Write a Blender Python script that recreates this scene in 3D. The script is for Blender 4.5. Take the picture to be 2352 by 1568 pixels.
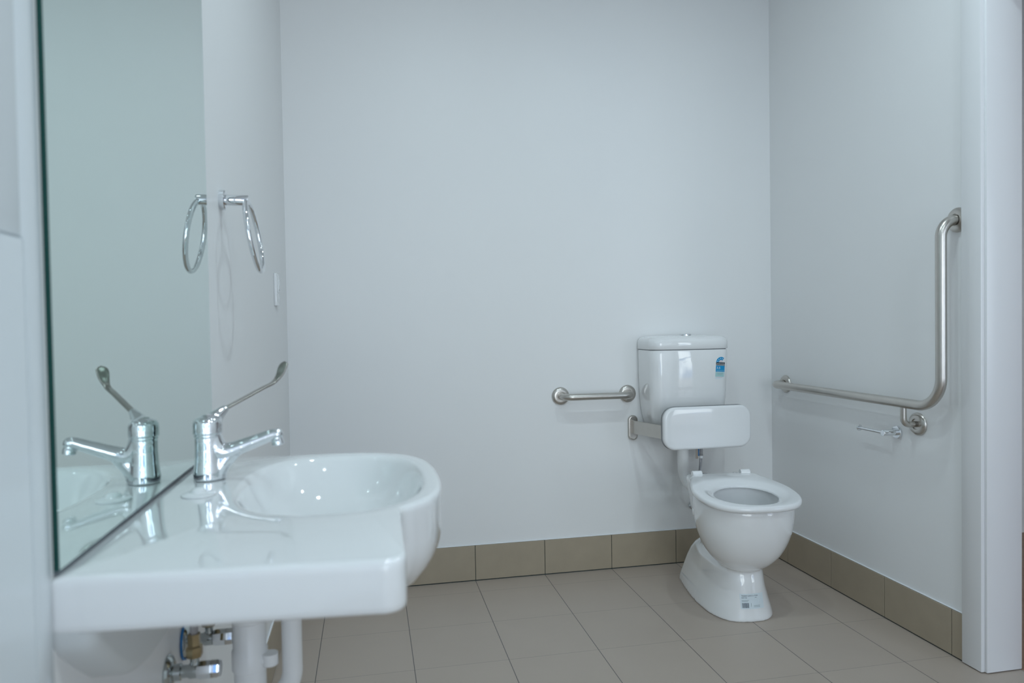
import bpy, bmesh, math, random
from mathutils import Vector, Matrix
from mathutils.bvhtree import BVHTree
PI = math.pi
for o in list(bpy.data.objects): bpy.data.objects.remove(o)
S = bpy.context.scene
C = S.collection

# ------------------------------------------------------------ camera, world, lights, exposure
CAM = Vector((-0.4199, -2.9454, 1.07)); YAW, PITCH, ROLL = 0.1987, -0.0229, -0.0162
LENS = 1634.6 * 36 / 2352
cam = bpy.data.objects.new('camera', bpy.data.cameras.new('camera')); C.objects.link(cam)
fw = Vector((math.sin(YAW)*math.cos(PITCH), math.cos(YAW)*math.cos(PITCH), math.sin(PITCH)))
rt = Vector((math.cos(YAW), -math.sin(YAW), 0)); up = rt.cross(fw)
r2 = rt*math.cos(ROLL) + up*math.sin(ROLL); u2 = -rt*math.sin(ROLL) + up*math.cos(ROLL)
M = Matrix((r2, u2, -fw)).transposed().to_4x4(); M.translation = CAM
cam.matrix_world = M
cam.data.sensor_width = 36; cam.data.lens = LENS; cam.data.clip_start = 0.02
cam.data.dof.use_dof = True; cam.data.dof.focus_distance = 2.75; cam.data.dof.aperture_fstop = 4.0
S.camera = cam
S.view_settings.view_transform = 'Standard'; S.view_settings.look = 'None'
S.view_settings.exposure = 0.0; S.view_settings.gamma = 1.0; S.view_settings.use_curve_mapping = False

w = bpy.data.worlds.new('sky'); S.world = w; w.use_nodes = True
nt = w.node_tree; nt.nodes.clear()
def N(nt, t, **k):
    n = nt.nodes.new(t)
    for a, v in k.items():
        if a.startswith('_'): setattr(n, a[1:], v)
        else: n.inputs[a.replace('__', ' ')].default_value = v
    return n
out = N(nt, 'ShaderNodeOutputWorld'); bg = N(nt, 'ShaderNodeBackground'); bg.inputs['Strength'].default_value = 2.25
tc = N(nt, 'ShaderNodeTexCoord'); sep = N(nt, 'ShaderNodeSeparateXYZ')
noi = N(nt, 'ShaderNodeTexNoise', Scale=5.0, Detail=7.0, Roughness=0.55)
ra = N(nt, 'ShaderNodeValToRGB'); ra.color_ramp.elements[0].position = .47; ra.color_ramp.elements[1].position = .53
sky = N(nt, 'ShaderNodeMixRGB'); sky.inputs[1].default_value = (.16, .30, .62, 1); sky.inputs[2].default_value = (1.62, 1.80, 1.90, 1)
gnd = N(nt, 'ShaderNodeMixRGB'); gnd.inputs[1].default_value = (.24, .32, .44, 1)
hor = N(nt, 'ShaderNodeMapRange'); hor.inputs['From Min'].default_value = -.34; hor.inputs['From Max'].default_value = -.26
L = nt.links.new
L(tc.outputs['Generated'], sep.inputs[0]); cmap = N(nt, 'ShaderNodeMapping'); cmap.inputs['Location'].default_value = (0.0, 2.3, 0.0); L(tc.outputs['Generated'], cmap.inputs[0]); L(cmap.outputs[0], noi.inputs['Vector']); L(noi.outputs[0], ra.inputs[0])
L(ra.outputs[0], sky.inputs[0]); L(sep.outputs['Z'], hor.inputs['Value']); L(hor.outputs[0], gnd.inputs[0]); L(sky.outputs[0], gnd.inputs[2])
L(gnd.outputs[0], bg.inputs[0]); L(bg.outputs[0], out.inputs[0])

def area(name, loc, rot, sx, sy, power, col, shape='RECTANGLE', portal=False):
    l = bpy.data.lights.new(name, 'AREA'); l.shape = shape; l.size = sx
    if shape in ('RECTANGLE', 'ELLIPSE'): l.size_y = sy
    l.energy = power; l.color = col
    if portal: l.cycles.is_portal = True
    o = bpy.data.objects.new(name, l); C.objects.link(o); o.location = loc; o.rotation_euler = rot
    return o
NEAR, HNEAR = -6.0, -4.3
area('window_portal', (.30, NEAR + .02, 1.22), (PI/2, 0, 0), 1.96, 2.4, 1, (1, 1, 1), portal=True)
area('hall_window_portal', (2.5, HNEAR + .02, 1.15), (PI/2, 0, 0), 1.8, 2.3, 1, (1, 1, 1), portal=True)
DL = [(-.05, -1.45), (.80, -1.45), (-.05, -2.9), (.80, -2.9), (.35, -4.5)]
CEIL = 2.7
for x, y in DL:
    area('downlight_lamp', (x, y, CEIL - .02), (0, 0, 0), .09, .09, 5.2, (.73, .90, .975), 'DISK')

# ------------------------------------------------------------ materials
def mat(name, col, rough=.5, metal=0., coat=0., bump=None, spec=.5, **k):
    m = bpy.data.materials.new(name); m.use_nodes = True
    b = m.node_tree.nodes['Principled BSDF']
    b.inputs['Base Color'].default_value = (*col, 1); b.inputs['Roughness'].default_value = rough
    b.inputs['Metallic'].default_value = metal; b.inputs['Coat Weight'].default_value = coat
    b.inputs['Coat Roughness'].default_value = .04; b.inputs['Specular IOR Level'].default_value = spec
    n = m.node_tree
    tcd = N(n, 'ShaderNodeTexCoord')
    if bump:
        sc, st = bump
        nz = N(n, 'ShaderNodeTexNoise', Scale=sc, Detail=3.0); bp = N(n, 'ShaderNodeBump', Strength=st, Distance=.002)
        n.links.new(tcd.outputs['Object'], nz.inputs['Vector']); n.links.new(nz.outputs[0], bp.inputs['Height'])
        n.links.new(bp.outputs[0], b.inputs['Normal'])
    return m
def vary(m, sc, amt, stretch=(1, 1, 1)):
    n = m.node_tree; b = n.nodes['Principled BSDF']; c = b.inputs['Base Color'].default_value[:]
    tcd = N(n, 'ShaderNodeTexCoord'); mp = N(n, 'ShaderNodeMapping'); mp.inputs['Scale'].default_value = stretch
    nz = N(n, 'ShaderNodeTexNoise', Scale=sc, Detail=4.0)
    mx = N(n, 'ShaderNodeMixRGB'); mx.inputs[1].default_value = tuple(v*(1-amt) for v in c[:3]) + (1,)
    mx.inputs[2].default_value = tuple(min(1, v*(1+amt)) for v in c[:3]) + (1,)
    n.links.new(tcd.outputs['Object'], mp.inputs[0]); n.links.new(mp.outputs[0], nz.inputs['Vector'])
    n.links.new(nz.outputs[0], mx.inputs[0]); n.links.new(mx.outputs[0], b.inputs['Base Color'])
    return m
paint = vary(mat('wall_paint', (.88, .88, .88), .42, bump=(160, .05)), 1.5, .01)
ceilm = mat('ceiling_paint', (.88, .88, .88), .8, bump=(200, .05))
trimm = mat('gloss_trim_paint', (.82, .82, .83), .25, bump=(60, .03))
panelm = mat('white_wall_panel', (.80, .845, .875), .16, bump=(8, .02))
ceram = mat('white_ceramic', (.88, .885, .89), .05, coat=1.0, bump=(12, .01))
ribm = mat('shaded_rib_ceramic', (.66, .68, .68), .55, bump=(60, .05))  # rib ceramic darkened and dulled: shade under the basin put into the colour
plast = mat('white_plastic', (.86, .865, .875), .07, coat=.5, bump=(20, .01))
pvc = mat('white_pvc', (.82, .82, .82), .3, bump=(30, .02))
chrome = mat('chrome', (.78, .80, .82), .05, 1.0, bump=(40, .01))
steel = vary(mat('brushed_steel', (.56, .535, .50), .30, 1.0, bump=(260, .06)), 30, .06)
leverm = mat('lever_floor_reflection', (.42, .40, .37), .22, 1.0, bump=(90, .02))  # dark taupe base colour paints in the floor reflected by the lever
brass = vary(mat('aged_brass', (.34, .27, .16), .35, 1.0), 60, .2)
darkch = mat('dark_chrome', (.45, .48, .48), .12, 1.0, bump=(50, .02))
greenglass = mat('green_glass_edge', (.0, .055, .045), .1, bump=(30, .01))
sealm = mat('grey_sealant', (.12, .14, .16), .5, bump=(80, .05))
whiteseal = mat('white_sealant', (.86, .87, .89), .35, bump=(80, .05))
grout = mat('dark_grout', (.045, .06, .058), .8, bump=(200, .1))
bluem = mat('blue_tag', (.01, .16, .42), .4, bump=(50, .02))
beige = mat('beige_tag', (.45, .38, .32), .5, bump=(50, .02))
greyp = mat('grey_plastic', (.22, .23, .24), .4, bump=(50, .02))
water = mat('shadow_gap', (.3, .33, .36), .5)
braid = mat('braided_hose', (.42, .42, .44), .38, 1.0)
n = braid.node_tree; b = n.nodes['Principled BSDF']; wv = N(n, 'ShaderNodeTexWave', Scale=180.0); bpn = N(n, 'ShaderNodeBump', Strength=.6, Distance=.001)
t_ = N(n, 'ShaderNodeTexCoord'); n.links.new(t_.outputs['Object'], wv.inputs['Vector']); n.links.new(wv.outputs['Color'], bpn.inputs['Height']); n.links.new(bpn.outputs[0], b.inputs['Normal'])
mirr = mat('mirror_silver', (.715, .82, .79), .0, 1.0)
mirrb = mat('mirror_bevel_glint', (.96, 1.0, 1.0), .5, 1.0)  # whitened bevel facet: the bright glint along the mirror edge as colour
sk_blue = mat('sticker_blue', (.0, .30, .62), .3, bump=(80, .01)); sk_black = mat('sticker_black', (.012, .015, .02), .3, bump=(80, .01))
sk_teal = mat('sticker_teal', (.42, .66, .66), .3, bump=(80, .01)); sk_white = mat('sticker_white', (.86, .88, .9), .3, bump=(80, .01))
ink = mat('label_ink', (.10, .13, .17), .5, bump=(80, .01)); sk_grey = mat('sticker_grey', (.35, .42, .44), .4, bump=(80, .01))
sk_pale = mat('sticker_pale', (.72, .80, .84), .4, bump=(80, .01)); sk_pink = mat('sticker_pink_print', (.75, .55, .56), .4, bump=(80, .01))

def tile_mat():
    m = bpy.data.materials.new('floor_tile'); m.use_nodes = True; n = m.node_tree; b = n.nodes['Principled BSDF']; l = n.links.new
    tcd = N(n, 'ShaderNodeTexCoord'); sp = N(n, 'ShaderNodeSeparateXYZ'); l(tcd.outputs['Object'], sp.inputs[0])
    def mth(op, a, bb=None, c=None):
        x = N(n, 'ShaderNodeMath', _operation=op)
        for i, v in enumerate((a, bb, c)):
            if v is None: continue
            if isinstance(v, (int, float)): x.inputs[i].default_value = v
            else: l(v, x.inputs[i])
        return x.outputs[0]
    def dist(s, off):
        q = mth('DIVIDE', mth('ADD', s, off), .3)
        f = mth('FRACT', q); return mth('MINIMUM', f, mth('SUBTRACT', 1.0, f)), mth('FLOOR', q)
    dx, ix = dist(sp.outputs['X'], 30.0); dy, iy = dist(sp.outputs['Y'], 30.0 + .1292)
    lx = mth('LESS_THAN', dx, .0042); ly = mth('LESS_THAN', dy, .0026)
    cid = N(n, 'ShaderNodeCombineXYZ'); l(ix, cid.inputs[0]); l(iy, cid.inputs[1])
    wn = N(n, 'ShaderNodeTexWhiteNoise'); l(cid.outputs[0], wn.inputs['Vector'])
    nz = N(n, 'ShaderNodeTexNoise', Scale=7.0, Detail=6.0); l(tcd.outputs['Object'], nz.inputs['Vector'])
    nz2 = N(n, 'ShaderNodeTexNoise', Scale=420.0, Detail=2.0); l(tcd.outputs['Object'], nz2.inputs['Vector'])
    f = mth('ADD', mth('MULTIPLY', wn.outputs[0], .25), mth('ADD', mth('MULTIPLY', nz.outputs[0], .5), mth('MULTIPLY', nz2.outputs[0], .3)))
    mx = N(n, 'ShaderNodeMixRGB'); l(f, mx.inputs[0]); mx.inputs[1].default_value = (.435, .365, .31, 1); mx.inputs[2].default_value = (.51, .43, .365, 1)
    m1 = N(n, 'ShaderNodeMixRGB'); l(mth('MULTIPLY', lx, .85), m1.inputs[0]); l(mx.outputs[0], m1.inputs[1]); m1.inputs[2].default_value = (.05, .05, .055, 1)
    m2 = N(n, 'ShaderNodeMixRGB'); l(mth('MULTIPLY', ly, .6), m2.inputs[0]); l(m1.outputs[0], m2.inputs[1]); m2.inputs[2].default_value = (.10, .095, .09, 1)
    l(m2.outputs[0], b.inputs['Base Color'])
    b.inputs['Roughness'].default_value = .42
    bp = N(n, 'ShaderNodeBump', Strength=.12, Distance=.001); l(nz2.outputs[0], bp.inputs['Height']); l(bp.outputs[0], b.inputs['Normal'])
    return m
ftile = tile_mat()
stile = vary(mat('skirting_tile', (.40, .335, .25), .38, bump=(420, .08)), 14, .08)
def wood_mat():
    m = mat('timber_floor', (.30, .15, .08), .35); n = m.node_tree; b = n.nodes['Principled BSDF']
    t = N(n, 'ShaderNodeTexCoord'); mp = N(n, 'ShaderNodeMapping'); mp.inputs['Scale'].default_value = (12, 1, 1)
    wv = N(n, 'ShaderNodeTexNoise', Scale=3.0, Detail=5.0); r = N(n, 'ShaderNodeValToRGB')
    r.color_ramp.elements[0].color = (.22, .10, .05, 1); r.color_ramp.elements[1].color = (.42, .23, .13, 1)
    n.links.new(t.outputs['Object'], mp.inputs[0]); n.links.new(mp.outputs[0], wv.inputs['Vector']); n.links.new(wv.outputs[0], r.inputs[0]); n.links.new(r.outputs[0], b.inputs['Base Color'])
    return m
wood = wood_mat()

# ------------------------------------------------------------ helpers
def obj(name, bm, m, parent=None, smooth=35, mods=None):
    me = bpy.data.meshes.new(name); bmesh.ops.recalc_face_normals(bm, faces=bm.faces[:]); bm.to_mesh(me); bm.free()
    for q in (m if isinstance(m, (list, tuple)) else [m]): me.materials.append(q)
    if smooth:
        me.shade_smooth()
        if smooth < 180: me.set_sharp_from_angle(angle=math.radians(smooth))
    o = bpy.data.objects.new(name, me); C.objects.link(o)
    if parent: o.parent = parent; o.matrix_parent_inverse = Matrix.Translation(-Vector(parent.location))
    return o
def thing(name, label, cat, loc, group=None):
    o = bpy.data.objects.new(name, None); C.objects.link(o); o.location = loc; o.empty_display_size = .05
    o['label'] = label; o['category'] = cat
    if group: o['group'] = group
    return o
def tag(o, label, cat, group=None):
    o['label'] = label; o['category'] = cat
    if group: o['group'] = group
    return o
def struct(name, bm, m, parent=None, smooth=0):
    o = obj(name, bm, m, parent, smooth); o['kind'] = 'structure'; return o
def BM(): return bmesh.new()
def box(bm, a, b, bev=0, seg=3, mi=0):
    a = Vector(a); b = Vector(b)
    r = bmesh.ops.create_cube(bm, size=1.0)
    vs = r['verts']
    for v in vs: v.co = Vector(((a.x+b.x)/2 + v.co.x*abs(b.x-a.x), (a.y+b.y)/2 + v.co.y*abs(b.y-a.y), (a.z+b.z)/2 + v.co.z*abs(b.z-a.z)))
    fs = {f for v in vs for f in v.link_faces}
    for f in fs: f.material_index = mi
    if bev:
        es = list({e for v in vs for e in v.link_edges})
        bmesh.ops.bevel(bm, geom=es, offset=bev, segments=seg, affect='EDGES', profile=.5)
    return bm
def loft(bm, rings, cap0=True, cap1=True, closed=True):
    vr = [[bm.verts.new(p) for p in r] for r in rings]
    n = len(rings[0])
    for a, b in zip(vr[:-1], vr[1:]):
        for i in range(n if closed else n-1):
            j = (i+1) % n
            bm.faces.new((a[i], a[j], b[j], b[i]))
    if cap0: bm.faces.new(vr[0][::-1])
    if cap1: bm.faces.new(vr[-1])
    return vr
def frame(d, ref=None):
    d = Vector(d).normalized()
    if ref is None: ref = Vector((0, 0, 1)) if abs(d.z) < .9 else Vector((1, 0, 0))
    x = ref.cross(d).normalized(); return x, d.cross(x)
def tube(bm, pts, r, n=24, caps=True, flat=None):
    """pts list of Vector; r radius or list; parallel transported"""
    pts = [Vector(p) for p in pts]
    rs = r if isinstance(r, (list, tuple)) else [r]*len(pts)
    d0 = (pts[1]-pts[0]).normalized(); x, y = frame(d0)
    rings = []
    prev = d0
    for i, p in enumerate(pts):
        d = ((pts[min(i+1, len(pts)-1)] - pts[max(i-1, 0)])).normalized()
        q = prev.rotation_difference(d); x = q @ x; y = q @ y; prev = d
        rings.append([p + (x*math.cos(2*PI*k/n) + y*math.sin(2*PI*k/n))*rs[i] for k in range(n)])
    loft(bm, rings, caps, caps); return bm
def fillet(pts, rad, seg=10):
    pts = [Vector(p) for p in pts]; out_ = [pts[0]]
    rads = rad if isinstance(rad, (list, tuple)) else [rad]*(len(pts)-2)
    for i in range(1, len(pts)-1):
        p = pts[i]; a = (pts[i-1]-p); b = (pts[i+1]-p); R = rads[i-1]
        ang = a.angle(b); t = R/math.tan(ang/2); t = min(t, a.length*.98, b.length*.98)
        A = p + a.normalized()*t; B = p + b.normalized()*t
        Re = t*math.tan(ang/2); bis = (a.normalized()+b.normalized()).normalized(); ctr = p + bis*(Re/math.sin(ang/2))
        va = A-ctr; vb = B-ctr; q = va.rotation_difference(vb)
        from mathutils import Quaternion
        for k in range(seg+1):
            out_.append(ctr + (Quaternion((1, 0, 0, 0)).slerp(q, k/seg) @ va))
    out_.append(pts[-1]); return out_
def catmull(pts, seg=8):
    pts = [Vector(p) for p in pts]; P = [2*pts[0]-pts[1]] + pts + [2*pts[-1]-pts[-2]]; o_ = []
    for i in range(1, len(P)-2):
        for k in range(seg):
            t = k/seg
            o_.append(.5*((2*P[i]) + (-P[i-1]+P[i+1])*t + (2*P[i-1]-5*P[i]+4*P[i+1]-P[i+2])*t*t + (-P[i-1]+3*P[i]-3*P[i+1]+P[i+2])*t**3))
    o_.append(pts[-1]); return o_
def lathe(bm, prof, origin, axis, n=40):
    """prof list of (r, h) along axis from origin"""
    o_ = Vector(origin); a = Vector(axis).normalized(); x, y = frame(a)
    rings = [[o_ + a*h + (x*math.cos(2*PI*k/n)+y*math.sin(2*PI*k/n))*max(r, 1e-5) for k in range(n)] for r, h in prof]
    loft(bm, rings, True, True); return bm
def rrect(hw, y0, y1, r, z, cx=0, n=8):
    """rounded rectangle ring; y0<y1"""
    o_ = []
    for (sx, yy, a0) in ((1, y1, 0), (-1, y1, 90), (-1, y0, 180), (1, y0, 270)):
        px = cx + sx*(hw-r); py = yy - r if yy == y1 else yy + r
        for k in range(n+1):
            a = math.radians(a0 + 90*k/n); o_.append(Vector((px + r*math.cos(a), py + r*math.sin(a), z)))
    return o_
def evalmesh(o):
    dg = bpy.context.evaluated_depsgraph_get(); dg.update()
    return bpy.data.meshes.new_from_object(o.evaluated_get(dg))
def remesh(o, vox, smooth_it=4, fac=.5):
    m = o.modifiers.new('remesh', 'REMESH'); m.mode = 'VOXEL'; m.voxel_size = vox; m.use_smooth_shade = True
    s = o.modifiers.new('smooth', 'SMOOTH'); s.iterations = smooth_it; s.factor = fac
    me = evalmesh(o); mats = list(o.data.materials); o.modifiers.clear(); o.data = me
    if not me.materials:
        for q in mats: me.materials.append(q)
    me.shade_smooth()
    return o

# ------------------------------------------------------------ room shell
LW, RW, RW2 = -.7355, 1.3785, 1.500
DOOR0, DOORH = -1.135, 2.12      # opening in the right wall: y from -2.05 to DOOR0
DOOR1 = -2.10
TILE = .3; SKH = .149; SKT = .008
bm = box(BM(), (LW-.12, NEAR-.12, -.1), (RW2+.003, .12, 0)); struct('floor', bm, ftile)
bm = box(BM(), (RW2+.003, NEAR-.12, -.1), (4.2, .12, 0)); struct('floor', bm, wood)
bm = box(BM(), (LW-.12, NEAR-.12, CEIL), (4.2, .12, CEIL+.1)); struct('ceiling', bm, ceilm)
bm = box(BM(), (LW-.12, 0, 0), (4.2, .12, CEIL)); struct('wall_back', bm, paint)
bm = box(BM(), (LW-.12, NEAR-.12, 0), (LW, 0, CEIL)); struct('wall_left', bm, paint)
bm = BM()
box(bm, (RW, DOOR0, 0), (RW2, 0, CEIL)); box(bm, (RW, NEAR, 0), (RW2, DOOR1, CEIL)); box(bm, (RW, DOOR1, DOORH), (RW2, DOOR0, CEIL))
struct('wall_right', bm, paint)
bm = box(BM(), (4.2, NEAR-.12, 0), (4.3, .12, CEIL)); struct('wall_hall', bm, paint)
# wall behind the camera, with one window for this room and one tall glazed opening for the hall
bm = BM()
WX0, WX1, WZ0, WZ1 = -.68, 1.28, .02, 2.42; HX0, HX1, HZ0, HZ1 = 1.6, 3.4, 0.0, 2.3
box(bm, (LW, NEAR-.12, 0), (WX0, NEAR, CEIL)); box(bm, (WX0, NEAR-.12, 0), (WX1, NEAR, WZ0)); box(bm, (WX0, NEAR-.12, WZ1), (WX1, NEAR, CEIL))
box(bm, (WX1, NEAR-.12, 0), (RW, NEAR, CEIL)); struct('wall_near', bm, paint)
bm = BM(); box(bm, (RW2, HNEAR-.12, 0), (HX0, HNEAR, CEIL)); box(bm, (HX0, HNEAR-.12, HZ1), (HX1, HNEAR, CEIL)); box(bm, (HX1, HNEAR-.12, 0), (4.2, HNEAR, CEIL))
struct('wall_near', bm, paint)
def wframe(name, NEAR, x0, x1, z0, z1, n):
    bm = BM(); t = .045
    box(bm, (x0, NEAR-.09, z0), (x0+t, NEAR-.03, z1)); box(bm, (x1-t, NEAR-.09, z0), (x1, NEAR-.03, z1))
    box(bm, (x0+t, NEAR-.09, z0), (x1-t, NEAR-.03, z0+t)); box(bm, (x0+t, NEAR-.09, z1-t), (x1-t, NEAR-.03, z1))
    for k in range(1, n): xx = x0 + (x1-x0)*k/n; box(bm, (xx-t/2, NEAR-.09, z0+t), (xx+t/2, NEAR-.03, z1-t))
    struct(name, bm, trimm)
wframe('window_1', NEAR, WX0, WX1, WZ0, WZ1, 2); wframe('window_2', HNEAR, HX0, HX1, HZ0+.001, HZ1, 1)

# skirting: separate tiles with dark joints, white sealant bead on top
def skirting(name, a, b, nrm, joints):
    """a,b along-wall coords; tiles stand on axis; nrm 'x-','x+','y-' """
    bm = BM(); bead = BM(); g = .0012
    edges = [a] + sorted(j for j in joints if a + .004 < j < b - .004) + [b]
    def put(t0, t1, d0, d1, z0, z1, target, mi=0, bev=0):
        if nrm == 'y-': box(target, (t0, -d1, z0), (t1, -d0, z1), bev, 1, mi)
        elif nrm == 'x-': box(target, (RW-d1, t0, z0), (RW-d0, t1, z1), bev, 1, mi)
        else: box(target, (LW+d0, t0, z0), (LW+d1, t1, z1), bev, 1, mi)
    put(a, b, 0, SKT-.003, 0, SKH-.001, bm, 1)
    for e0, e1 in zip(edges[:-1], edges[1:]): put(e0+g, e1-g, SKT-.0035, SKT, .0045, SKH, bm, 0, .0008)
    put(a, b, 0, .006, SKH, SKH+.004, bead, 0, .0015)
    o = struct(name, bm, [stile, grout]); s = obj('sealant_bead', bead, whiteseal, o, 35); s['label'] = 'thin white sealant bead along the top of the tiles'; s['kind'] = 'structure'
skirting('baseboard_back', LW, RW, 'y-', [TILE*k for k in range(-3, 6)])
skirting('baseboard_right', DOOR0+.062, -SKT, 'x-', [-.1292-TILE*k for k in range(0, 5)])
skirting('baseboard_left', NEAR, -SKT, 'x+', [-.1292-TILE*k for k in range(0, 15)])

# door lining: architrave on the room face, jamb in the opening, both running up to the head
def arch(y0, y1):      # moulded board standing on the room face of the right wall
    bm = BM(); box(bm, (RW-.014, y0, .003), (RW, y1, DOORH+.07), .003, 2); return bm
struct('trim_1', arch(-1.147, -1.0745), trimm, None, 30)
bm = BM(); box(bm, (RW-.0005, -1.1545, .003), (RW2+.003, -1.135, DOORH), .002, 2)
struct('trim_2', bm, trimm, None, 30)
struct('trim_3', arch(DOOR1-.06, DOOR1+.012), trimm, None, 30)
bm = BM(); box(bm, (RW-.0005, DOOR1, .003), (RW2+.003, DOOR1+.0195, DOORH), .002, 2); struct('trim_4', bm, trimm, None, 30)
bm = BM(); box(bm, (RW-.014, DOOR1+.012, DOORH-.012), (RW, -1.147, DOORH+.07), .003, 2); box(bm, (RW, DOOR1+.0195, DOORH-.0195), (RW2, -1.1545, DOORH), 0); struct('trim_5', bm, trimm, None, 30)

# glossy white wall sheets beside the mirror, in the extreme foreground
bm = BM(); YP = -2.209
box(bm, (LW, -2.75, .10), (LW+.0055, YP, 1.1585), .0045, 6); struct('trim_6', bm, panelm, None, 30)
bm = BM(); box(bm, (LW, -2.75, 1.1595), (LW+.0025, YP, 2.6), .001, 2); struct('trim_7', bm, panelm, None, 30)
bm = BM(); box(bm, (LW, YP+.0005, .10), (LW+.002, -2.1665, 2.6), .0008, 2); struct('trim_8', bm, panelm, None, 30)

# ------------------------------------------------------------ mirror
MF = -.7300
t = thing('wall_mirror', 'tall frameless mirror with dark green glass edge standing above the wash basin', 'mirror', (LW, -1.79, .8285))
y0, y1, z0, z1, bev = -2.157, -1.4294, .8295, 2.05, .0038
bm = BM()
fr = [Vector((MF, y0+bev*.2, z0+bev*.2)), Vector((MF, y1-bev, z0+bev*.2)), Vector((MF, y1-bev, z1)), Vector((MF, y0+bev*.2, z1))]
bm.faces.new([bm.verts.new(p) for p in fr]); obj('mirror_face', bm, mirr, t, 0)
bm = BM()
A = [Vector((MF-.0006, y0, z0)), Vector((MF-.0006, y1, z0)), Vector((MF-.0006, y1, z1)), Vector((MF-.0006, y0, z1))]
B = [Vector((LW, p.y, p.z)) for p in A]
va = [bm.verts.new(p) for p in A]; vb = [bm.verts.new(p) for p in B]; vf = [bm.verts.new(p) for p in fr]
for i in range(4):
    j = (i+1) % 4; f = bm.faces.new((va[i], va[j], vb[j], vb[i])); f.material_index = 0
    f = bm.faces.new((vf[i], vf[j], va[j], va[i])); f.material_index = 1 if i == 1 else 0
bm.faces.new(vb); o = obj('glass_edge', bm, [greenglass, mirrb], t, 0); o['label'] = 'dark green polished glass edge'
bm = box(BM(), (LW, y0, .8256), (MF-.001, y1, .8295)); o = obj('sealant_strip', bm, sealm, t, 0); o['label'] = 'dark grey strip under the mirror'

# ------------------------------------------------------------ wash basin
BZ = .825
bt = thing('wash_basin', 'white ceramic wall basin with a round bowl projecting beyond its side shelf', 'basin', (LW, -1.84, BZ))
cx0, cy0 = -.475, -1.755
ctrl = [(LW, -2.166), (-.58, -2.172), (-.420, -2.186)]
# near corner fillet, step edge, flare into the bowl, bowl arc, back edge
def arc(cx, cy, r, a0, a1, n): return [(cx + r*math.cos(math.radians(a0+(a1-a0)*k/n)), cy + r*math.sin(math.radians(a0+(a1-a0)*k/n))) for k in range(n+1)]
outl = []
def seg(p, q, n): return [(p[0]+(q[0]-p[0])*k/n, p[1]+(q[1]-p[1])*k/n) for k in range(n)]
outl += seg((LW, -2.164), (-.409, -2.190), 40)
outl += arc(-.409, -2.166, .0245, -92, -4, 10)
outl += seg((-.3845, -2.164), (-.383, -2.005), 16)[1:]
cm = catmull([(-.383, -2.005, 0), (-.379, -1.975, 0), (-.360, -1.953, 0), (-.332, -1.915, 0), (-.314, -1.850, 0), (-.308, -1.755, 0), (-.315, -1.655, 0), (-.340, -1.580, 0), (-.382, -1.537, 0), (-.440, -1.514, 0), (-.52, -1.507, 0), (-.62, -1.504, 0)], 9)
outl += [(p.x, p.y) for p in cm]
outl += seg((-.62, -1.504), (LW, -1.496), 12)[1:]
outl += seg((LW, -1.496), (LW, -2.164), 40)
N_ = len(outl)
def inner(ang):   # bowl opening radius in a direction, from its centre
    ux, uy = math.cos(ang), math.sin(ang)
    a = .140 if ux > 0 else .150; b = .222 if uy < 0 else .215
    n_ = 2.5
    return 1/((abs(ux)/a)**n_ + (abs(uy)/b)**n_)**(1/n_)
def bext(ang):
    ux, uy = math.cos(ang), math.sin(ang)
    a = .166 if ux > 0 else .185; b = .245
    return 1/((abs(ux)/a)**2.3 + (abs(uy)/b)**2.3)**(1/2.3)
pol = [(math.atan2(y-cy0, x-cx0), math.hypot(x-cx0, y-cy0)) for x, y in outl]
def ring(fn, z): return [Vector((cx0+math.cos(a)*fn(a, r), cy0+math.sin(a)*fn(a, r), z)) for a, r in pol]
rings = []
isb = lambda a: math.radians(-66.5) < a < math.radians(108)
bex = lambda a, r: r if isb(a) else min(bext(a), r-.002)
ext = lambda s: (lambda a, r: bex(a, r)*s)
rings.append(ring(lambda a, r: .03, .650))
for s, z in ((.30, .652), (.50, .660), (.68, .673), (.80, .690), (.90, .713), (.955, .731), (.980, .745), (.993, .757)): rings.append(ring(ext(s), z))
rings.append(ring(lambda a, r: r*.9975 if isb(a) else r-.010, .7655))
rings.append(ring(lambda a, r: r*.998 if isb(a) else r-.004, .7668)); rings.append(ring(lambda a, r: r*.9985 if isb(a) else r-.0012, .770)); rings.append(ring(lambda a, r: r, .776))
rings.append(ring(lambda a, r: r, .795)); rings.append(ring(lambda a, r: r, .814))
for k in range(1, 6):
    q = k/5*PI/2; rings.append(ring(lambda a, r, q=q: r-.009*(1-math.cos(q)), .816+.009*math.sin(q)))
def inn(s, z):
    rings.append(ring(lambda a, r: min(inner(a)*s, r-.012), z))
rings.append(ring(lambda a, r: max(inner(a)*1.06, min(inner(a)*1.12, r-.0105)) if r-.0105 > inner(a)*1.06 else r-.0105, BZ))
for s, z in ((1.03, .8248), (1.0, .8238), (.975, .821), (.95, .815), (.915, .803), (.87, .788), (.80, .770), (.70, .752), (.58, .739), (.44, .730), (.30, .725), (.17, .722)): inn(s, z)
bm = BM(); loft(bm, rings, True, True)
bo = obj('basin_body', bm, ceram, bt, 60)
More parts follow.
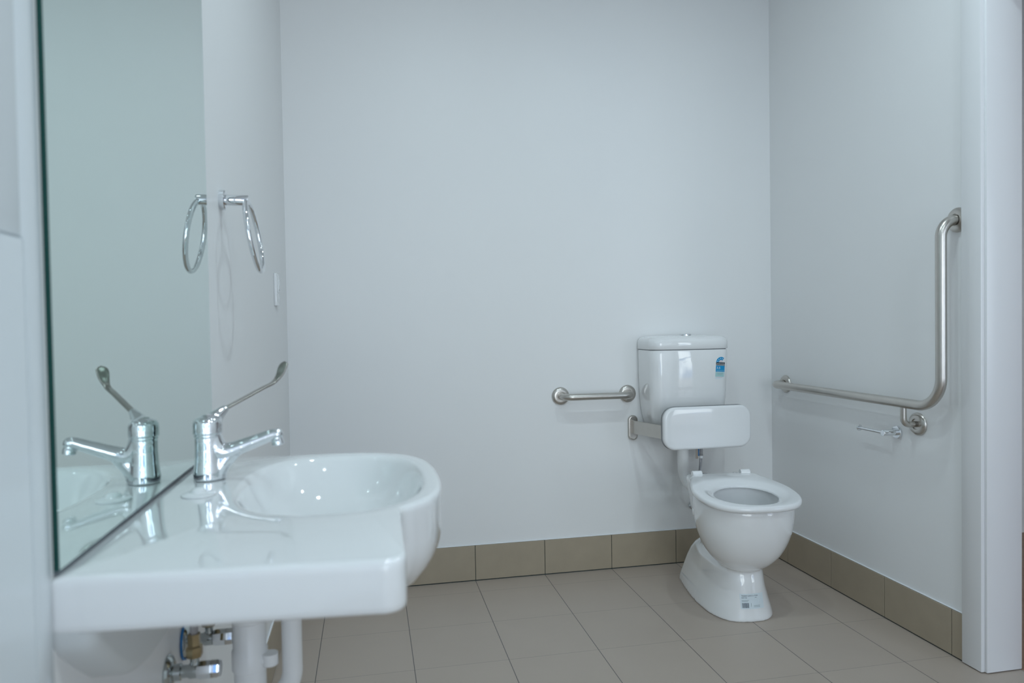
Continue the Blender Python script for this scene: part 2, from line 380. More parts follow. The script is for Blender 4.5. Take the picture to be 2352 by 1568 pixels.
# rear mounting rib running along the wall under the shelf
prof = [(-2.163, .790), (-2.163, .755), (-2.150, .740), (-2.115, .712), (-2.070, .680), (-2.035, .664), (-1.99, .656), (-1.80, .652), (-1.56, .652), (-1.545, .668), (-1.545, .790)]
bm = BM(); rr = []
for x, k in ((LW, 0), (LW+.022, 0), (-.706, .001), (-.699, .004), (-.695, .010)):
    c_ = Vector((0, -1.83, .74)); rr.append([Vector((x, y + (k if y < -1.8 else -k), z + (k if z < .78 else 0))) for y, z in prof])
loft(bm, rr); bmesh.ops.subdivide_edges(bm, edges=[], cuts=1)
obj('mounting_rib', bm, ribm, bt, 50)
bm = BM(); lathe(bm, [(.0, -.006), (.030, -.006), (.030, .001), (.027, .003), (.022, .002), (.016, -.004), (.0, -.004)], (cx0, cy0, .7225), (0, 0, 1), 32)
o = obj('drain_ring', bm, chrome, bt); o['label'] = 'chrome drain ring'

cp = thing('tap_hole_cap', 'small white round cap plug on the basin shelf nearer than the tap', 'cap', (-.672, -1.822, BZ))
bm = BM(); lathe(bm, [(.0, 0), (.0235, 0), (.0245, .001), (.0235, .0028), (.019, .0042), (.012, .0052), (.010, .0080), (.008, .0105), (.004, .0118), (0, .012)], (-.672, -1.822, BZ), (0, 0, 1), 40)
obj('cap_top', bm, plast, cp)

# ------------------------------------------------------------ tap
TX, TY = -.6815, -1.706
tp = thing('basin_tap', 'chrome mixer tap with long lever handle standing on the basin shelf', 'tap', (TX, TY, BZ))
bm = BM()
lathe(bm, [(0, .0005), (.0235, .0005), (.0235, .012), (.0215, .03), (.0205, .05), (.0205, .068), (.0200, .0715), (0, .0715)], (TX, TY, BZ), (0, 0, 1), 40)
sp = catmull([(-.677, TY, .896), (-.671, TY, .880), (-.661, TY, .8705), (-.648, TY, .8712), (-.623, TY, .8795), (-.600, TY, .8875), (-.580, TY, .8945), (-.571, TY, .8955)], 6)
rs = []
for i in range(len(sp)):
    q = i/(len(sp)-1)*7; ks = [.0175, .0170, .0155, .0138, .0118, .0104, .0096, .0088]; k = min(6, int(q)); rs.append(ks[k] + (ks[k+1]-ks[k])*(q-k))
tube(bm, sp, rs, 28)
for dz in (0,):
    gp = [(-.6735, BZ+.001, .0195, .017), (-.672, BZ+.010, .0195, .0165), (-.668, BZ+.020, .0210, .0155), (-.661, BZ+.031, .0235, .0135), (-.652, BZ+.042, .0240, .0115), (-.645, BZ+.050, .0160, .008)]
    loft(bm, [[Vector((x + rx*math.cos(2*PI*k/32), TY + ry*math.sin(2*PI*k/32), z)) for k in range(32)] for x, z, rx, ry in gp])
bmesh.ops.create_uvsphere(bm, u_segments=24, v_segments=14, radius=.0100, matrix=Matrix.Translation((-.573, TY, .8945)))
o = remesh(obj('tap_body', bm, chrome, tp), .0011, 16)
bm = BM(); d = Vector((.18, 0, -1)).normalized()
lathe(bm, [(0, 0), (.0090, 0), (.0090, .003), (.0100, .0045), (.0100, .0120), (.0088, .0135), (.0070, .0135), (.0066, .010), (0, .010)], Vector((-.5735, TY, .8900)), d, 28)
obj('aerator', bm, chrome, tp)
# lever cap: dome turned towards the back wall, rising into the lever root
ld = Vector((.66, .75, 0)).normalized()
bm = BM(); lathe(bm, [(0, 0), (.0208, 0), (.0212, .001), (.0212, .0035), (.0208, .0045), (0, .0045)], (TX, TY, BZ+.0705), (0, 0, 1), 40)
obj('collar_ring', bm, chrome, tp)
bm = BM(); hz = BZ+.0745
lathe(bm, [(0, 0), (.0222, 0), (.0228, .001), (.0230, .012), (.0224, .021), (.019, .0268), (.012, .0295), (0, .0305)], (TX, TY, hz), (0, 0, 1), 40)
nk = catmull([Vector((TX, TY, hz+.016)), Vector((TX, TY, hz+.021)) + ld*.010, Vector((TX, TY, hz+.030)) + ld*.022, Vector((TX, TY, hz+.0395)) + ld*.037], 6)
tube(bm, nk, [.0185 - .0125*i/(len(nk)-1) for i in range(len(nk))], 24)
remesh(obj('lever_cap', bm, chrome, tp), .0012, 8)
# lever: flat strip that cranks upward into a rounded paddle
root = Vector((TX, TY, hz+.0385)) + ld*.035
bend = Vector((-.589, -1.585, .9745)); tip = Vector((-.573, -1.563, 1.0085))
lp = catmull([root, root.lerp(bend, .35), root.lerp(bend, .72), bend-Vector((.003, .004, .002)), bend.lerp(tip, .35)+Vector((.001, .001, -.001)), bend.lerp(tip, .7), tip], 8)
side = Vector((ld.y, -ld.x, 0)); rings = []
nl = len(lp)
for i, p in enumerate(lp):
    d = (lp[min(i+1, nl-1)]-lp[max(i-1, 0)]).normalized(); up_ = side.cross(d).normalized(); s = i/(nl-1)
    wd = .0058 if s < .55 else .0058 + (.0108-.0058)*math.sin(min(1, (s-.55)/.30)*PI/2)
    if s > .88: wd *= math.sqrt(max(0.02, 1-((s-.88)/.12)**2))
    th = .0023
    rings.append([p + side*wd*math.copysign(abs(math.cos(a))**.6, math.cos(a)) + up_*th*math.copysign(abs(math.sin(a))**.6, math.sin(a)) for a in [2*PI*k/20 for k in range(20)]])
bm = BM(); loft(bm, rings); o = obj('lever', bm, leverm, tp, 50); o['label'] = 'long lever with paddle end, floor reflection painted into its colour'

# ------------------------------------------------------------ towel ring
RY, RZ = -1.272, 1.3565
t = thing('towel_ring', 'round chrome towel ring on a short arm, fixed to the wall right of the mirror', 'towel ring', (LW, RY, RZ))
bm = BM(); lathe(bm, [(0, 0), (.0215, 0), (.0222, .001), (.0222, .0105), (.0205, .0125), (0, .0125)], (LW, RY, RZ), (1, 0, 0), 40); obj('wall_flange', bm, chrome, t)
bm = BM(); lathe(bm, [(0, .012), (.0115, .012), (.0115, .058), (.0105, .0605), (0, .0605)], (LW, RY, RZ), (1, 0, 0), 32); obj('arm', bm, chrome, t)
c0 = Vector((-.668, RY+.018, 1.279)); tiltv = Vector((.16, .18, -1)).normalized(); wy = (Vector((0, 1, 0)) - tiltv*tiltv.y).normalized(); R_ = .0785
bm = BM(); pts = [c0 + (tiltv*math.cos(2*PI*k/72) + wy*math.sin(2*PI*k/72))*R_ for k in range(72)]
nrm = tiltv.cross(wy); rr = []
for p in pts:
    e = (p-c0).normalized(); rr.append([p + (e*math.cos(2*PI*j/16) + nrm*math.sin(2*PI*j/16))*.0060 for j in range(16)])
rr.append(rr[0]); loft(bm, rr, False, False); bmesh.ops.remove_doubles(bm, verts=bm.verts[:], dist=1e-6); obj('ring', bm, chrome, t, 180)

# ------------------------------------------------------------ switch
t = thing('light_switch', 'white wall switch plate beside the back left corner', 'light switch', (LW, -.346, 1.205))
bm = box(BM(), (LW, -.384, 1.150), (LW+.010, -.308, 1.263), .0025, 3); obj('plate', bm, plast, t, 40)
bm = box(BM(), (LW+.0095, -.362, 1.195), (LW+.0140, -.330, 1.240), .0015, 2); obj('rocker', bm, plast, t, 40)
bm = box(BM(), (LW+.0138, -.352, 1.203), (LW+.0146, -.343, 1.208)); obj('indicator', bm, greyp, t, 0)

# ------------------------------------------------------------ valves under the basin
def valve(y, z, L, label, blue=False, hz=0.0):
    t = thing('stop_valve', label, 'valve', (LW, y, z), 'stop valves under the basin')
    bm = BM(); lathe(bm, [(0, 0), (.027, 0), (.0275, .002), (.025, .006), (.016, .010), (.012, .011), (0, .011)], (LW, y, z), (1, 0, 0), 36); obj('wall_flange', bm, darkch, t)
    bm = BM(); lathe(bm, [(0, .008), (.0125, .008), (.0125, .020), (.0095, .022), (.0095, .030), (.0115, .033), (.0115, .046), (.0085, .048), (.0085, L-.030), (0, L-.030)], (LW, y, z), (1, 0, 0), 28)
    obj('valve_body', bm, darkch, t)
    bm = BM(); lathe(bm, [(0, L-.034), (.0125, L-.034), (.0140, L-.030), (.0140, L-.004), (.0125, L), (0, L)], (LW, y, z), (1, 0, 0), 8); obj('handle', bm, chrome, t, 30)
    bm = BM(); lathe(bm, [(0, 0), (.0065, 0), (.0065, .016), (0, .016)], (LW+.040, y, z+.006), (0, 0, 1), 20); obj('outlet_neck', bm, darkch, t)
    bm = BM(); lathe(bm, [(0, 0), (.0115, 0), (.0125, .002), (.0125, .016), (.0095, .018), (.0095, .036), (0, .036)], (LW+.040, y, z+.022), (0, 0, 1), 6); o = obj('brass_nut', bm, brass, t, 25); o['label'] = 'brass hose nut'
    bm = BM(); tube(bm, catmull([(LW+.040, y, z+.056), (LW+.041, y, z+.08), (LW+.045, y+.01, z+.11)], 8), .0062, 16); o = obj('hose', bm, braid, t)
    if blue:
        bm = BM(); lathe(bm, [(.0285, .001), (.031, .001), (.031, .004), (.0285, .004), (.0285, .001)], (LW, y, z), (1, 0, 0), 36); o = obj('blue_ring', bm, bluem, t); o['label'] = 'blue ring behind the flange'
valve(-1.772, .541, .078, 'chrome stop valve under the basin, the lower and nearer of the two', False)
valve(-1.668, .547, .081, 'chrome stop valve with blue ring, beside the white waste pipe', True)

# waste trap
t = thing('waste_trap', 'white plastic waste pipe and trap hanging under the basin bowl', 'waste pipe', (-.60, -1.72, .66))
bm = BM(); tube(bm, fillet([(-.5565, -1.71, .655), (-.5565, -1.71, .470), (-.625, -1.71, .430), (-.625, -1.71, .47)], [.05, .03], 12), .0165, 28); obj('u_bend', bm, pvc, t)
bm = BM(); lathe(bm, [(0, 0), (.024, 0), (.0255, .002), (.0255, .052), (.0285, .054), (.0285, .085), (.0265, .088), (.0265, .132), (.029, .135), (.029, .160), (.025, .162), (.025, .20), (0, .20)], (-.624, -1.71, .455), (0, 0, 1), 32); obj('trap_body', bm, pvc, t)
bm = BM(); lathe(bm, [(0, 0), (.011, 0), (.013, .002), (.013, .020), (0, .020)], (-.5905, -1.722, .515), (0, 0, 1), 20); lathe(bm, [(0, 0), (.009, 0), (.009, .03), (0, .03)], (-.615, -1.722, .525), (1, 0, 0), 20); obj('inlet_boss', bm, pvc, t)

# ------------------------------------------------------------ grab rails
FL = [(0, 0), (.0375, 0), (.0385, .0015), (.0380, .005), (.034, .010), (.028, .0125), (.022, .0130), (.0185, .0128), (.0183, .009), (0, .009)]
def flange(parent, p, n):
    bm = BM(); lathe(bm, FL, p, n, 48); obj('wall_flange', bm, steel, parent, 40)
XL, XR, GZ, GO = .381, .683, .763, .070
t = thing('grab_rail', 'short horizontal brushed steel grab rail on the back wall left of the cistern', 'grab rail', ((XL+XR)/2, 0, GZ))
bm = BM(); tube(bm, fillet([(XL, -.008, GZ), (XL, -GO, GZ), (XR, -GO, GZ), (XR, -.008, GZ)], .038, 14), .0145, 28); obj('rail', bm, steel, t, 60)
flange(t, (XL, 0, GZ), (0, -1, 0)); flange(t, (XR, 0, GZ), (0, -1, 0))
t = thing('grab_rail', 'large L-shaped brushed steel grab rail on the right wall', 'grab rail', (RW, -.88, .79))
X_ = RW-.0625; VY = -1.0500
bm = BM(); tube(bm, fillet([(RW-.008, -.116, .7925), (X_, -.116, .7925), (X_, VY, .790), (X_, VY, 1.3735), (RW-.008, VY, 1.3735)], [.034, .095, .055], 16), .0162, 30); obj('rail', bm, steel, t, 60)
bm = BM(); tube(bm, fillet([(X_+.004, -.8855, .790), (X_+.004, -.8855, .7175), (RW-.008, -.8855, .7175)], .022, 12), .0100, 22); obj('support_stem', bm, steel, t, 60)
for y, z in ((-.116, .7925), (VY, 1.3735), (-.8855, .7175)): flange(t, (RW, y, z), (-1, 0, 0))
# paper holder
HY, HZ_ = -.791, .6765
t = thing('toilet_roll_holder', 'empty chrome toilet roll holder under the L-shaped rail', 'toilet roll holder', (RW, HY, HZ_))
bm = BM(); lathe(bm, [(0, 0), (.0215, 0), (.0222, .001), (.0222, .008), (.021, .0095), (0, .0095)], (RW, HY, HZ_), (-1, 0, 0), 40); obj('wall_flange', bm, chrome, t)
bm = BM(); lathe(bm, [(0, .009), (.0108, .009), (.0108, .060), (.0098, .0615), (0, .0615)], (RW, HY, HZ_), (-1, 0, 0), 28); obj('arm', bm, chrome, t)
bm = BM(); tube(bm, [(RW-.052, HY, HZ_), (RW-.052, HY+.13, HZ_)], .0055, 20); obj('roll_bar', bm, chrome, t)
bm = BM(); lathe(bm, [(0, 0), (.0105, 0), (.0112, .0008), (.0112, .0045), (.0105, .0055), (0, .0055)], (RW-.052, HY+.128, HZ_), (0, 1, 0), 28); obj('end_disc', bm, chrome, t)

# ------------------------------------------------------------ cistern
CX = .908
ct = thing('toilet_cistern', 'white wall-mounted toilet cistern with blue water rating sticker', 'cistern', (CX, 0, .62))
def tank_ring(z, hw, yf, r):
    o_ = []
    base = rrect(hw, yf, -.002, r, z, CX, 10)
    for p in base:      # slight bow of the front face
        if p.y < yf*.6: p = Vector((p.x, p.y - .010*(1-((p.x-CX)/hw)**2), z))
        o_.append(p)
    # subdivide the front straight so that the bow shows
    return o_
def bowring(z, hw, yf, r, bow=.012, n=14):
    pts = []
    for k in range(9): a = math.radians(0+90*k/8); pts.append(Vector((CX+hw-.012+.012*math.cos(a), -.012-.002+.012*math.sin(a), z)))
    for k in range(9): a = math.radians(90+90*k/8); pts.append(Vector((CX-hw+.012+.012*math.cos(a), -.014+.012*math.sin(a), z)))
    def fy(x): return yf - bow*(1-((x-CX)/hw)**2)
    yl = fy(CX-hw+r)
    for k in range(9): a = math.radians(180+82*k/8); pts.append(Vector((CX-hw+r+r*math.cos(a), yl+r+r*math.sin(a), z)))
    for k in range(1, n): x = CX-hw+r+(2*hw-2*r)*k/n; pts.append(Vector((x, fy(x), z)))
    for k in range(9): a = math.radians(278+82*k/8); pts.append(Vector((CX+hw-r+r*math.cos(a), yl+r+r*math.sin(a), z)))
    return pts
bm = BM()
loft(bm, [bowring(z, hw, yf, r) for z, hw, yf, r in ((.600, .110, -.105, .040), (.603, .122, -.115, .042), (.612, .137, -.128, .045), (.627, .149, -.140, .048), (.650, .156, -.148, .048), (.672, .1620, -.154, .048), (.72, .1695, -.160, .048), (.77, .1735, -.164, .048), (.82, .1755, -.166, .048), (.90, .1765, -.168, .048), (.950, .177, -.1685, .048), (.9545, .1755, -.167, .047))])
tank = obj('tank', bm, ceram, ct, 60)
bm = BM(); lr = [(.9575, .1775, -.170, .048), (.959, .1790, -.1715, .049), (.985, .1790, -.1715, .049), (.994, .1770, -.169, .049), (1.002, .172, -.164, .048), (1.008, .164, -.156, .046), (1.0115, .150, -.144, .042), (1.014, .12, -.12, .035), (1.0155, .07, -.09, .02)]
loft(bm, [bowring(*q) for q in lr]); obj('lid', bm, ceram, ct, 60)
bm = BM(); loft(bm, [bowring(z, .173, -.164, .046) for z in (.954, .958)]); o = obj('lid_gap', bm, sealm, ct, 60); o['label'] = 'dark seam under the lid'
bm = BM(); lathe(bm, [(0, -.004), (.026, -.004), (.026, .0035), (.024, .005), (.0215, .0045), (.021, .0035), (0, .0035)], (.915, -.092, 1.0158), (0, 0, 1), 36); o = obj('flush_button', bm, chrome, ct); o['label'] = 'round chrome flush button'

# decals laid on a surface by ray casting
def bvh(o):
    me = o.data; mw = Matrix.Identity(4)
    return BVHTree.FromPolygons([v.co.copy() for v in me.vertices], [tuple(p.vertices) for p in me.polygons])
def textmesh(s, size):
    cu = bpy.data.curves.new('txt', 'FONT'); cu.body = s; cu.size = size; cu.resolution_u = 3
    o_ = bpy.data.objects.new('txt', cu); C.objects.link(o_); me = evalmesh(o_); bpy.data.objects.remove(o_)
    return me
class Decal:
    """collects 2D shapes in (u, v) of a plane and drops them on a surface"""
    def __init__(s, org, U, V, D, tree): s.o = Vector(org); s.U = Vector(U).normalized(); s.V = Vector(V).normalized(); s.D = Vector(D).normalized(); s.t = tree; s.bm = BM(); s.m = []
    def mi(s, m):
        if m not in s.m: s.m.append(m)
        return s.m.index(m)
    def poly(s, pts, m, lift, cuts=0):
        P = [s.place(u, v, lift) for u, v in pts]
        f = s.bm.faces.new([s.bm.verts.new(p) for p in P]); f.material_index = s.mi(m)
    def place(s, u, v, lift):
        q = s.o + s.U*u + s.V*v; h = s.t.ray_cast(q - s.D*.15, s.D)
        return (h[0] - s.D*lift) if h[0] is not None else q
    def rect(s, u0, v0, u1, v1, m, lift, nu=6, nv=4):
        g = [[s.bm.verts.new(s.place(u0+(u1-u0)*i/nu, v0+(v1-v0)*j/nv, lift)) for i in range(nu+1)] for j in range(nv+1)]
        for j in range(nv):
            for i in range(nu):
                f = s.bm.faces.new((g[j][i], g[j][i+1], g[j+1][i+1], g[j+1][i])); f.material_index = s.mi(m)
    def arcband(s, cu, cv, r0, r1, a0, a1, m, lift, n=16):
        A_ = [s.bm.verts.new(s.place(cu+r0*math.cos(math.radians(a0+(a1-a0)*k/n)), cv+r0*math.sin(math.radians(a0+(a1-a0)*k/n)), lift)) for k in range(n+1)]
        B_ = [s.bm.verts.new(s.place(cu+r1*math.cos(math.radians(a0+(a1-a0)*k/n)), cv+r1*math.sin(math.radians(a0+(a1-a0)*k/n)), lift)) for k in range(n+1)]
        for k in range(n): f = s.bm.faces.new((A_[k], A_[k+1], B_[k+1], B_[k])); f.material_index = s.mi(m)
    def star(s, cu, cv, r, m, lift):
        s.poly([(cu+(r if k % 2 == 0 else r*.42)*math.sin(k*PI/5), cv+(r if k % 2 == 0 else r*.42)*math.cos(k*PI/5)) for k in range(10)], m, lift)
    def text(s, st, u, v, size, m, lift, wide=None):
        me = textmesh(st, size); xs = [q.co.x for q in me.vertices]; k = (wide/(max(xs)-min(xs))) if wide else 1
        vs = [s.bm.verts.new(s.place(u+q.co.x*k, v+q.co.y, lift)) for q in me.vertices]
        for p in me.polygons:
            try: f = s.bm.faces.new([vs[i] for i in p.vertices]); f.material_index = s.mi(m)
            except ValueError: pass
        bpy.data.meshes.remove(me)
    def build(s, name, parent): 
        me = bpy.data.meshes.new(name); s.bm.to_mesh(me); s.bm.free()
        for q in s.m: me.materials.append(q)
        o_ = bpy.data.objects.new(name, me); C.objects.link(o_); o_.parent = parent; o_.matrix_parent_inverse = Matrix.Translation(-Vector(parent.location)); return o_
th = math.radians(4)
d = Decal((1.0105, -.175, .8395), (math.cos(th), 0, -math.sin(th)), (math.sin(th), 0, math.cos(th)), (0, 1, 0), bvh(tank))
W_ = .0440
d.rect(0, 0, W_, .0190, sk_teal, .0003); d.rect(0, .0205, W_, .0470, sk_blue, .0003); d.rect(0, .0475, W_, .0610, sk_black, .0003); d.rect(0, .0495, W_, .0508, sk_white, .0006, 6, 1)
d.rect(-.0005, -.010, W_+.0005, .0205, sk_pale, .00015)
cu_, cv_ = .0235, .0605
d.arcband(cu_, cv_, .0105, .0235, 180, 52, sk_blue, .0003); d.arcband(cu_, cv_, 0.0001, .0100, 180, 0, sk_pale, .00025)
for a in (164, 132, 100, 70): d.star(cu_+.017*math.cos(math.radians(a)), cv_+.017*math.sin(math.radians(a)), .0028, sk_white, .0006)
d.text('WATER RATING', .002, .0528, .0062, sk_white, .0006, .040)
d.text('3.5', .003, .033, .0125, sk_white, .0006, .017)
d.rect(.003, .0260, .040, .0268, sk_teal, .0006, 4, 1); d.rect(.003, .0230, .034, .0236, sk_teal, .0006, 4, 1)
for v, a, b_ in ((.0145, .008, .036), (.0115, .010, .034), (.0070, .010, .028)): d.rect(a, v, b_, v+.0011, sk_grey, .0006, 4, 1)
d.rect(.004, -.003, .034, -.0015, sk_pink, .0006, 4, 1); d.rect(.014, .0640, .032, .0655, sk_pink, .0006, 4, 1); d.rect(.017, .0670, .030, .0682, sk_pink, .0006, 4, 1)
o = d.build('water_rating_sticker', ct); o['label'] = 'blue, black and pale green water rating sticker reading 3.5'

# flush pipe
t = thing('flush_pipe', 'white plastic flush pipe running down the wall behind the toilet', 'pipe', (.905, -.085, .60))
bm = BM(); tube(bm, fillet([(.905, -.078, .5985), (.905, -.078, .372), (.955, -.260, .362)], .075, 14), .0240, 28); obj('pipe', bm, pvc, t)
bm = BM(); lathe(bm, [(0, 0), (.029, 0), (.030, .002), (.030, .020), (0, .020)], (.905, -.078, .578), (0, 0, 1), 28); obj('collar', bm, pvc, t)
# supply hose
t = thing('supply_hose', 'braided steel water hose with small blue tag hanging under the cistern', 'hose', (.985, -.08, .60))
bm = BM(); tube(bm, catmull([(.985, -.088, .500), (.982, -.090, .46), (.972, -.10, .42), (.962, -.11, .37), (.960, -.10, .31), (.975, -.06, .27), (.985, -.012, .255)], 8), .0062, 18); obj('braided_hose', bm, braid, t)
bm = BM(); lathe(bm, [(0, 0), (.0075, 0), (.0078, .012), (.0068, .013), (.0074, .018), (.0066, .024), (.0074, .03), (.0066, .036), (.0078, .042), (.0078, .125), (0, .125)], (.9855, -.088, .484), (.02, 0, 1), 20); o = obj('ferrule', bm, braid, t)
bm = BM(); lathe(bm, [(0, 0), (.0080, 0), (.0082, .002), (.0082, .011), (0, .011)], (.985, -.088, .480), (.02, 0, 1), 20); o = obj('white_collar', bm, sk_white, t)
bm = box(BM(), (.9625, -.084, .478), (.9735, -.081, .60), .0008, 1); o = obj('beige_tag', bm, beige, t); o['label'] = 'beige tag strip'
bm = box(BM(), (.9730, -.086, .489), (.9775, -.083, .60), .0008, 1); o = obj('blue_tag', bm, bluem, t); o['label'] = 'blue tag strip'
bm = BM(); lathe(bm, [(0, 0), (.02, 0), (.02, .004), (.012, .007), (.012, .016), (0, .016)], (.985, 0, .255), (0, -1, 0), 28); obj('wall_elbow', bm, chrome, t)

# ------------------------------------------------------------ backrest
PX, PZ = .917, .6440
t = thing('toilet_back_support', 'white toilet back support panel on two brushed steel arms in front of the cistern', 'back support', (PX, 0, PZ))
def stad(hw, hh, r, y, cx=PX, cz=PZ, n=10):
    o_ = []
    for (sx, sz, a0) in ((1, 1, 0), (-1, 1, 90), (-1, -1, 180), (1, -1, 270)):
        for k in range(n+1):
            a = math.radians(a0+90*k/n); o_.append(Vector((cx+sx*(hw-r)+r*math.cos(a), y, cz+sz*(hh-r)+r*math.sin(a))))
    return o_
HW, HH = .1905, .0860
bm = BM()
rr = [stad(HW-.004, HH-.004, .046, -.268), stad(HW, HH, .050, -.271), stad(HW, HH, .050, -.285)]
for k in range(1, 7):
    q = k/6*PI/2; rr.append(stad(HW-.011*(1-math.cos(q)), HH-.011*(1-math.cos(q)), .050-.008*(1-math.cos(q)), -.285-.009*math.sin(q)))
rr += [stad(HW-.03, HH-.028, .036, -.2941), stad(HW-.07, HH-.05, .026, -.2941)]
loft(bm, rr); obj('pad', bm, plast, t, 60)
bm = BM(); loft(bm, [stad(HW-.002, HH-.002, .048, -.262, PX), stad(HW+.001, HH+.001, .051, -.264), stad(HW+.001, HH+.001, .051, -.2705)]); o = obj('backing_plate', bm, greyp, t, 60); o['label'] = 'thin dark grey backing plate'
for s in (-1, 1):
    x0 = PX + s*.2165
    path = fillet([(x0, -.004, 0), (x0, -.045, 0), (x0 - s*.075, -.262, 0)], .06, 12)
    bm = BM(); rr = []
    for i, p in enumerate(path):
        d_ = (path[min(i+1, len(path)-1)]-path[max(i-1, 0)]).normalized(); nn = Vector((d_.y, -d_.x, 0)); th_ = .0032; hh = .0285
        rr.append([p + nn*th_*a + Vector((0, 0, .620 + hh*b)) for a, b in ((1, .96), (.7, 1), (-.7, 1), (-1, .96), (-1, -.96), (-.7, -1), (.7, -1), (1, -.96))])
    loft(bm, rr); obj('arm', bm, steel, t, 30)
    bm = BM(); xp = x0 - s*.004
    loft(bm, [stad(.0205, .0535, .0203, 0, xp, .6135), stad(.0215, .0545, .0213, -.0015, xp, .6135), stad(.0215, .0545, .0213, -.011, xp, .6135), stad(.019, .052, .0188, -.014, xp, .6135), stad(.0165, .0495, .0163, -.0145, xp, .6135), stad(.0155, .0485, .0153, -.012, xp, .6135)]); obj('wall_plate', bm, steel, t, 30)

# ------------------------------------------------------------ toilet pan
OX, OY, TH, TL = .903, -.584, -.10, .095
cT, sT = math.cos(TH), math.sin(TH)
def G(x, y, z): return Vector((OX + x*cT - y*sT, OY + x*sT + y*cT, z))
def dring(a, b, w_, L_, z, yc=0, n=2.2, r=.03, m=1.5, tl=0.):
    """plan outline: superellipse front half (a wide, b long), sides drawing in to a back edge (w_ half wide) at yc + L_"""
    h = []
    for k in range(25):
        q = PI/2*k/24; h.append((a*math.sin(q)**(2/n), -b*math.cos(q)**(2/n)))
    for k in range(1, 21):
        t_ = k/20; h.append((a + (w_-a)*t_**m, t_*(L_-r)))
    for k in range(1, 9):
        q = PI/2*k/8; h.append((w_-r+r*math.cos(q), L_-r+r*math.sin(q)))
    for k in range(1, 7): h.append(((w_-r)*(1-k/6), L_))
    pts = h[1:] + [(-x, y) for x, y in h[::-1][1:]]
    return [G(x, yc + y, z + tl*(yc + y)) for x, y in pts]
pan = thing('toilet_pan', 'white ceramic toilet pan with open seat ring standing on the tiled floor', 'toilet', G(0, 0, 0))
bm = BM(); rings = []
# bowl: rounded body under the rim
zt, zb = .424, .160
for k in range(0, 23):
    q = k/22; z = zt - (zt-zb)*q
    s = max(.0006, (1-q**2.3))**.5
    rings.append(dring(.176*s, .174*s, .124*s, .165*s, z, yc=.012, n=2.35, r=.05*s, m=2.2, tl=TL*(1-q)))
rings = rings[::-1]
rings.append(dring(.172, .171, .122, .163, .432, yc=.012, n=2.35, r=.05, m=2.2, tl=TL)); rings.append(dring(.167, .166, .119, .160, .4355, yc=.012, n=2.35, r=.05, m=2.2, tl=TL))
loft(bm, rings, True, True)
# pedestal: broad foot narrowing upward, rounded over at the back
pr = []
for z, a, w_, f_, bk in ((0, .126, .112, -.070, .420), (.004, .1275, .114, -.071, .422), (.03, .121, .109, -.066, .418), (.07, .108, .097, -.060, .410), (.11, .097, .086, -.054, .400), (.145, .094, .074, -.048, .388), (.170, .092, .062, -.040, .372), (.188, .079, .050, -.020, .350), (.200, .068, .036, .01, .32), (.206, .05, .02, .05, .28)):
    pr.append(dring(a+.004, .165-f_, w_, bk-.165, z, yc=.165, n=2.75, r=min(.05, w_*.9), m=1.6))
loft(bm, pr)
# rear block joining bowl, hinges and spigot
loft(bm, [dring(.070, .06, .060, .20, .17, yc=.07, r=.03), dring(.095, .07, .085, .205, .26, yc=.07, r=.03), dring(.118, .08, .106, .212, .35, yc=.07, r=.03), dring(.128, .08, .122, .215, .424, yc=.07, r=.03, tl=TL), dring(.125, .08, .119, .212, .4355, yc=.07, r=.03, tl=TL)])
bmesh.ops.recalc_face_normals(bm, faces=bm.faces[:])
po = obj('pan_body', bm, ceram, pan); remesh(po, .0045, 8)
# carve the bowl opening
HYC = -.026
cut = BM(); rr = []
for s, z in ((1.0, .55), (1.0, .45), (1.0, .42), (1.03, .405), (1.03, .37), (.97, .33), (.84, .29), (.66, .255), (.42, .23), (.2, .222)):
    rr.append([G(.128*s*math.cos(2*PI*k/56), HYC + .118*s*math.sin(2*PI*k/56) + .02*(1-s), z) for k in range(56)])
loft(cut, rr); co = obj('cutter', cut, ceram)
mb = po.modifiers.new('b', 'BOOLEAN'); mb.operation = 'DIFFERENCE'; mb.object = co; mb.solver = 'EXACT'
po.matrix_parent_inverse = Matrix.Identity(4); po.parent = None
me = evalmesh(po); po.modifiers.clear(); po.data = me; me.shade_smooth(); me.set_sharp_from_angle(angle=math.radians(50))
po.parent = pan; po.matrix_parent_inverse = Matrix.Translation(-Vector(pan.location))
bpy.data.objects.remove(co)
# side bolt recess: raised rim around a flat grey disc that paints its shade
ex = (G(1, 0, 0)-G(0, 0, 0)).normalized()
for sd in (-1, 1):
    hit = BVHTree.FromPolygons([v.co.copy() for v in po.data.vertices], [tuple(p.vertices) for p in po.data.polygons]).ray_cast(G(sd*.4, .05, .372), -ex*sd)
    nn = hit[1] if hit[1].dot(ex*sd) > 0 else -hit[1]
    bm = BM(); lathe(bm, [(.0095, -.004), (.0095, .0012), (.0110, .0022), (.0130, .0018), (.0145, -.001), (.0145, -.004), (.0095, -.004)], hit[0], nn, 28); obj('side_bolt_cover', bm, ceram, pan)
    bm = BM(); lathe(bm, [(0, -.002), (.0097, -.002), (.0097, .0004), (0, .0004)], hit[0], nn, 24); o = obj('side_bolt_shade', bm, greyp, pan); o['label'] = 'flat grey disc painting the shade of the bolt recess'
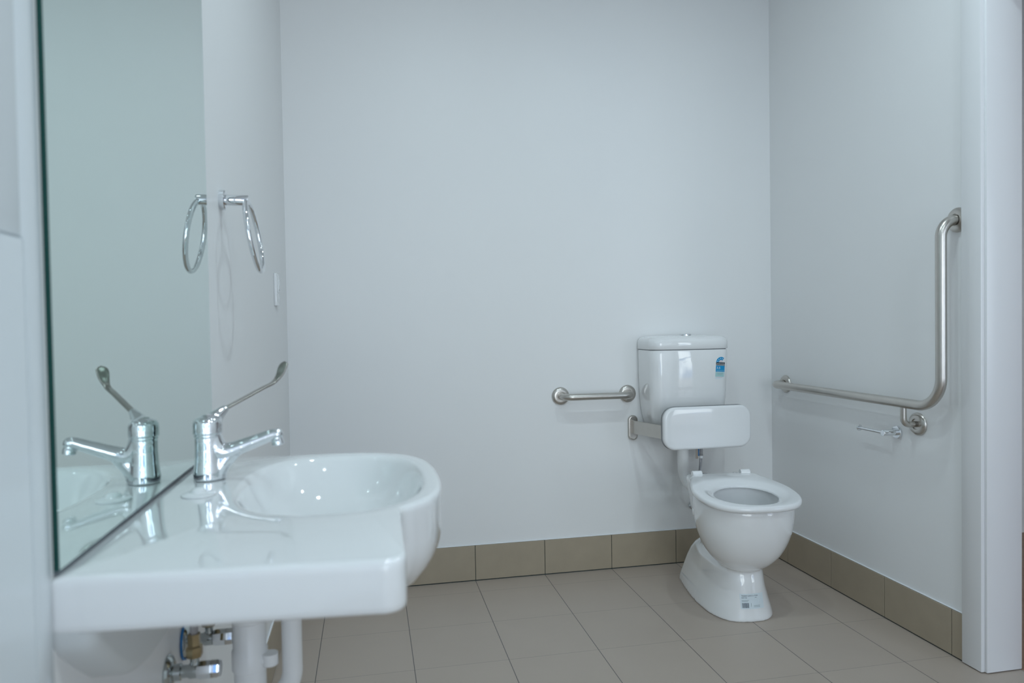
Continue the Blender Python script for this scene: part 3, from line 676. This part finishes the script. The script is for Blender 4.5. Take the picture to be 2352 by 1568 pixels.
# seat ring with a sloped inner lip
bm = BM()
SA, SB, SW_, SL, SR, SN, SM = .1845, .189, .139, .200, .043, 2.75, 1.6
Z0 = .460
def out0(sc, dz): return dring(SA-sc, SB-sc, SW_-sc, SL-sc, Z0+dz, n=SN, r=SR-sc*.5, m=SM, tl=TL)
def hole(a, b0, b1, yc, dz):     # same vertex count and order as dring
    res = []
    for p in out0(0, 0):
        v = p - Vector((OX, OY, 0)); x = v.x*cT + v.y*sT; y = -v.x*sT + v.y*cT - yc
        an = math.atan2(y/.19, x/SA); bb = b1 if math.sin(an) > 0 else b0
        X, Y = a*math.cos(an), yc + bb*math.sin(an); res.append(G(X, Y, Z0 + dz + TL*Y))
    return res
YC = HYC
ha, hb = .1120, .107
sr = [hole(ha+.003, hb+.003, hb+.003, YC, -.0225), out0(.022, -.0225), out0(.005, -.0215), out0(.001, -.0175), out0(0, -.011), out0(.001, -.0045), out0(.004, -.0012), out0(.009, 0),
      hole(ha+.040, hb+.036, hb+.045, YC, -.0002), hole(ha+.028, hb+.026, hb+.030, YC, -.0022), hole(ha+.012, hb+.012, hb+.013, YC, -.0085), hole(ha+.003, hb+.003, hb+.003, YC, -.0125), hole(ha, hb, hb, YC, -.0155), hole(ha, hb, hb, YC, -.0200), hole(ha+.003, hb+.003, hb+.003, YC, -.0225)]
loft(bm, sr, False, False); bmesh.ops.remove_doubles(bm, verts=bm.verts[:], dist=1e-5)
obj('seat', bm, plast, pan, 50)
for s in (-1, 1):
    bm = BM(); x0, x1 = sorted((s*.078, s*.116)); hz_ = Z0 + TL*SL
    lathe(bm, [(0, 0), (.0125, 0), (.0135, .001), (.0135, .0365), (.0125, .0375), (0, .0375)], G(x0, SL+.004, hz_-.003), G(1, 0, 0)-G(0, 0, 0), 28)
    obj('hinge', bm, plast, pan, 40)
    bm = BM(); lathe(bm, [(0, 0), (.011, 0), (.011, .020), (.009, .024), (0, .024)], G(s*.062, SL+.012, .4355+TL*SL-.002), (0, 0, 1), 24); o = obj('hinge_bolt', bm, chrome, pan, 40); o['label'] = 'chrome hinge bolt'
for x, y in ((-.118, -.06), (.118, -.06)):
    bm = BM(); lathe(bm, [(0, 0), (.009, 0), (.009, .006), (0, .006)], G(x, y, .4335+TL*y), (0, 0, 1), 20); obj('seat_buffer', bm, greyp, pan, 40)
# product label
ax = Vector((1, 0, 0)); dd = Vector((0, 1, 0))
d = Decal((.862, -.74, .050), (ax.x, ax.y, 0), (0, 0, 1), dd, bvh(po))
d.rect(-.002, -.004, .086, .048, sk_pale, .0004, 14, 6)
d.text('TRIDENT LUXA S or P PAN', .003, .039, .0062, ink, .0009, .060); d.text('650/150', .003, .0325, .0062, ink, .0009, .018)
for v, b_ in ((.0250, .028), (.0215, .025)): d.rect(.003, v, b_, v+.0014, sk_grey, .0009, 4, 1)
d.rect(.051, .034, .058, .0358, sk_grey, .0009, 2, 1)
rnd = random.Random(4); u = .003
while u < .027:
    wv_ = rnd.choice((.0007, .0012, .0018)); d.rect(u, .000, u+wv_, .017, ink, .0009, 1, 2); u += wv_ + rnd.choice((.0006, .0010))
d.rect(.035, .004, .0364, .016, sk_grey, .0009, 1, 2)
for v in (.0062, .0022): d.rect(.045, v, .069, v+.0014, sk_grey, .0009, 4, 1)
o = d.build('product_label', pan); o['label'] = 'pale paper product label with barcode'
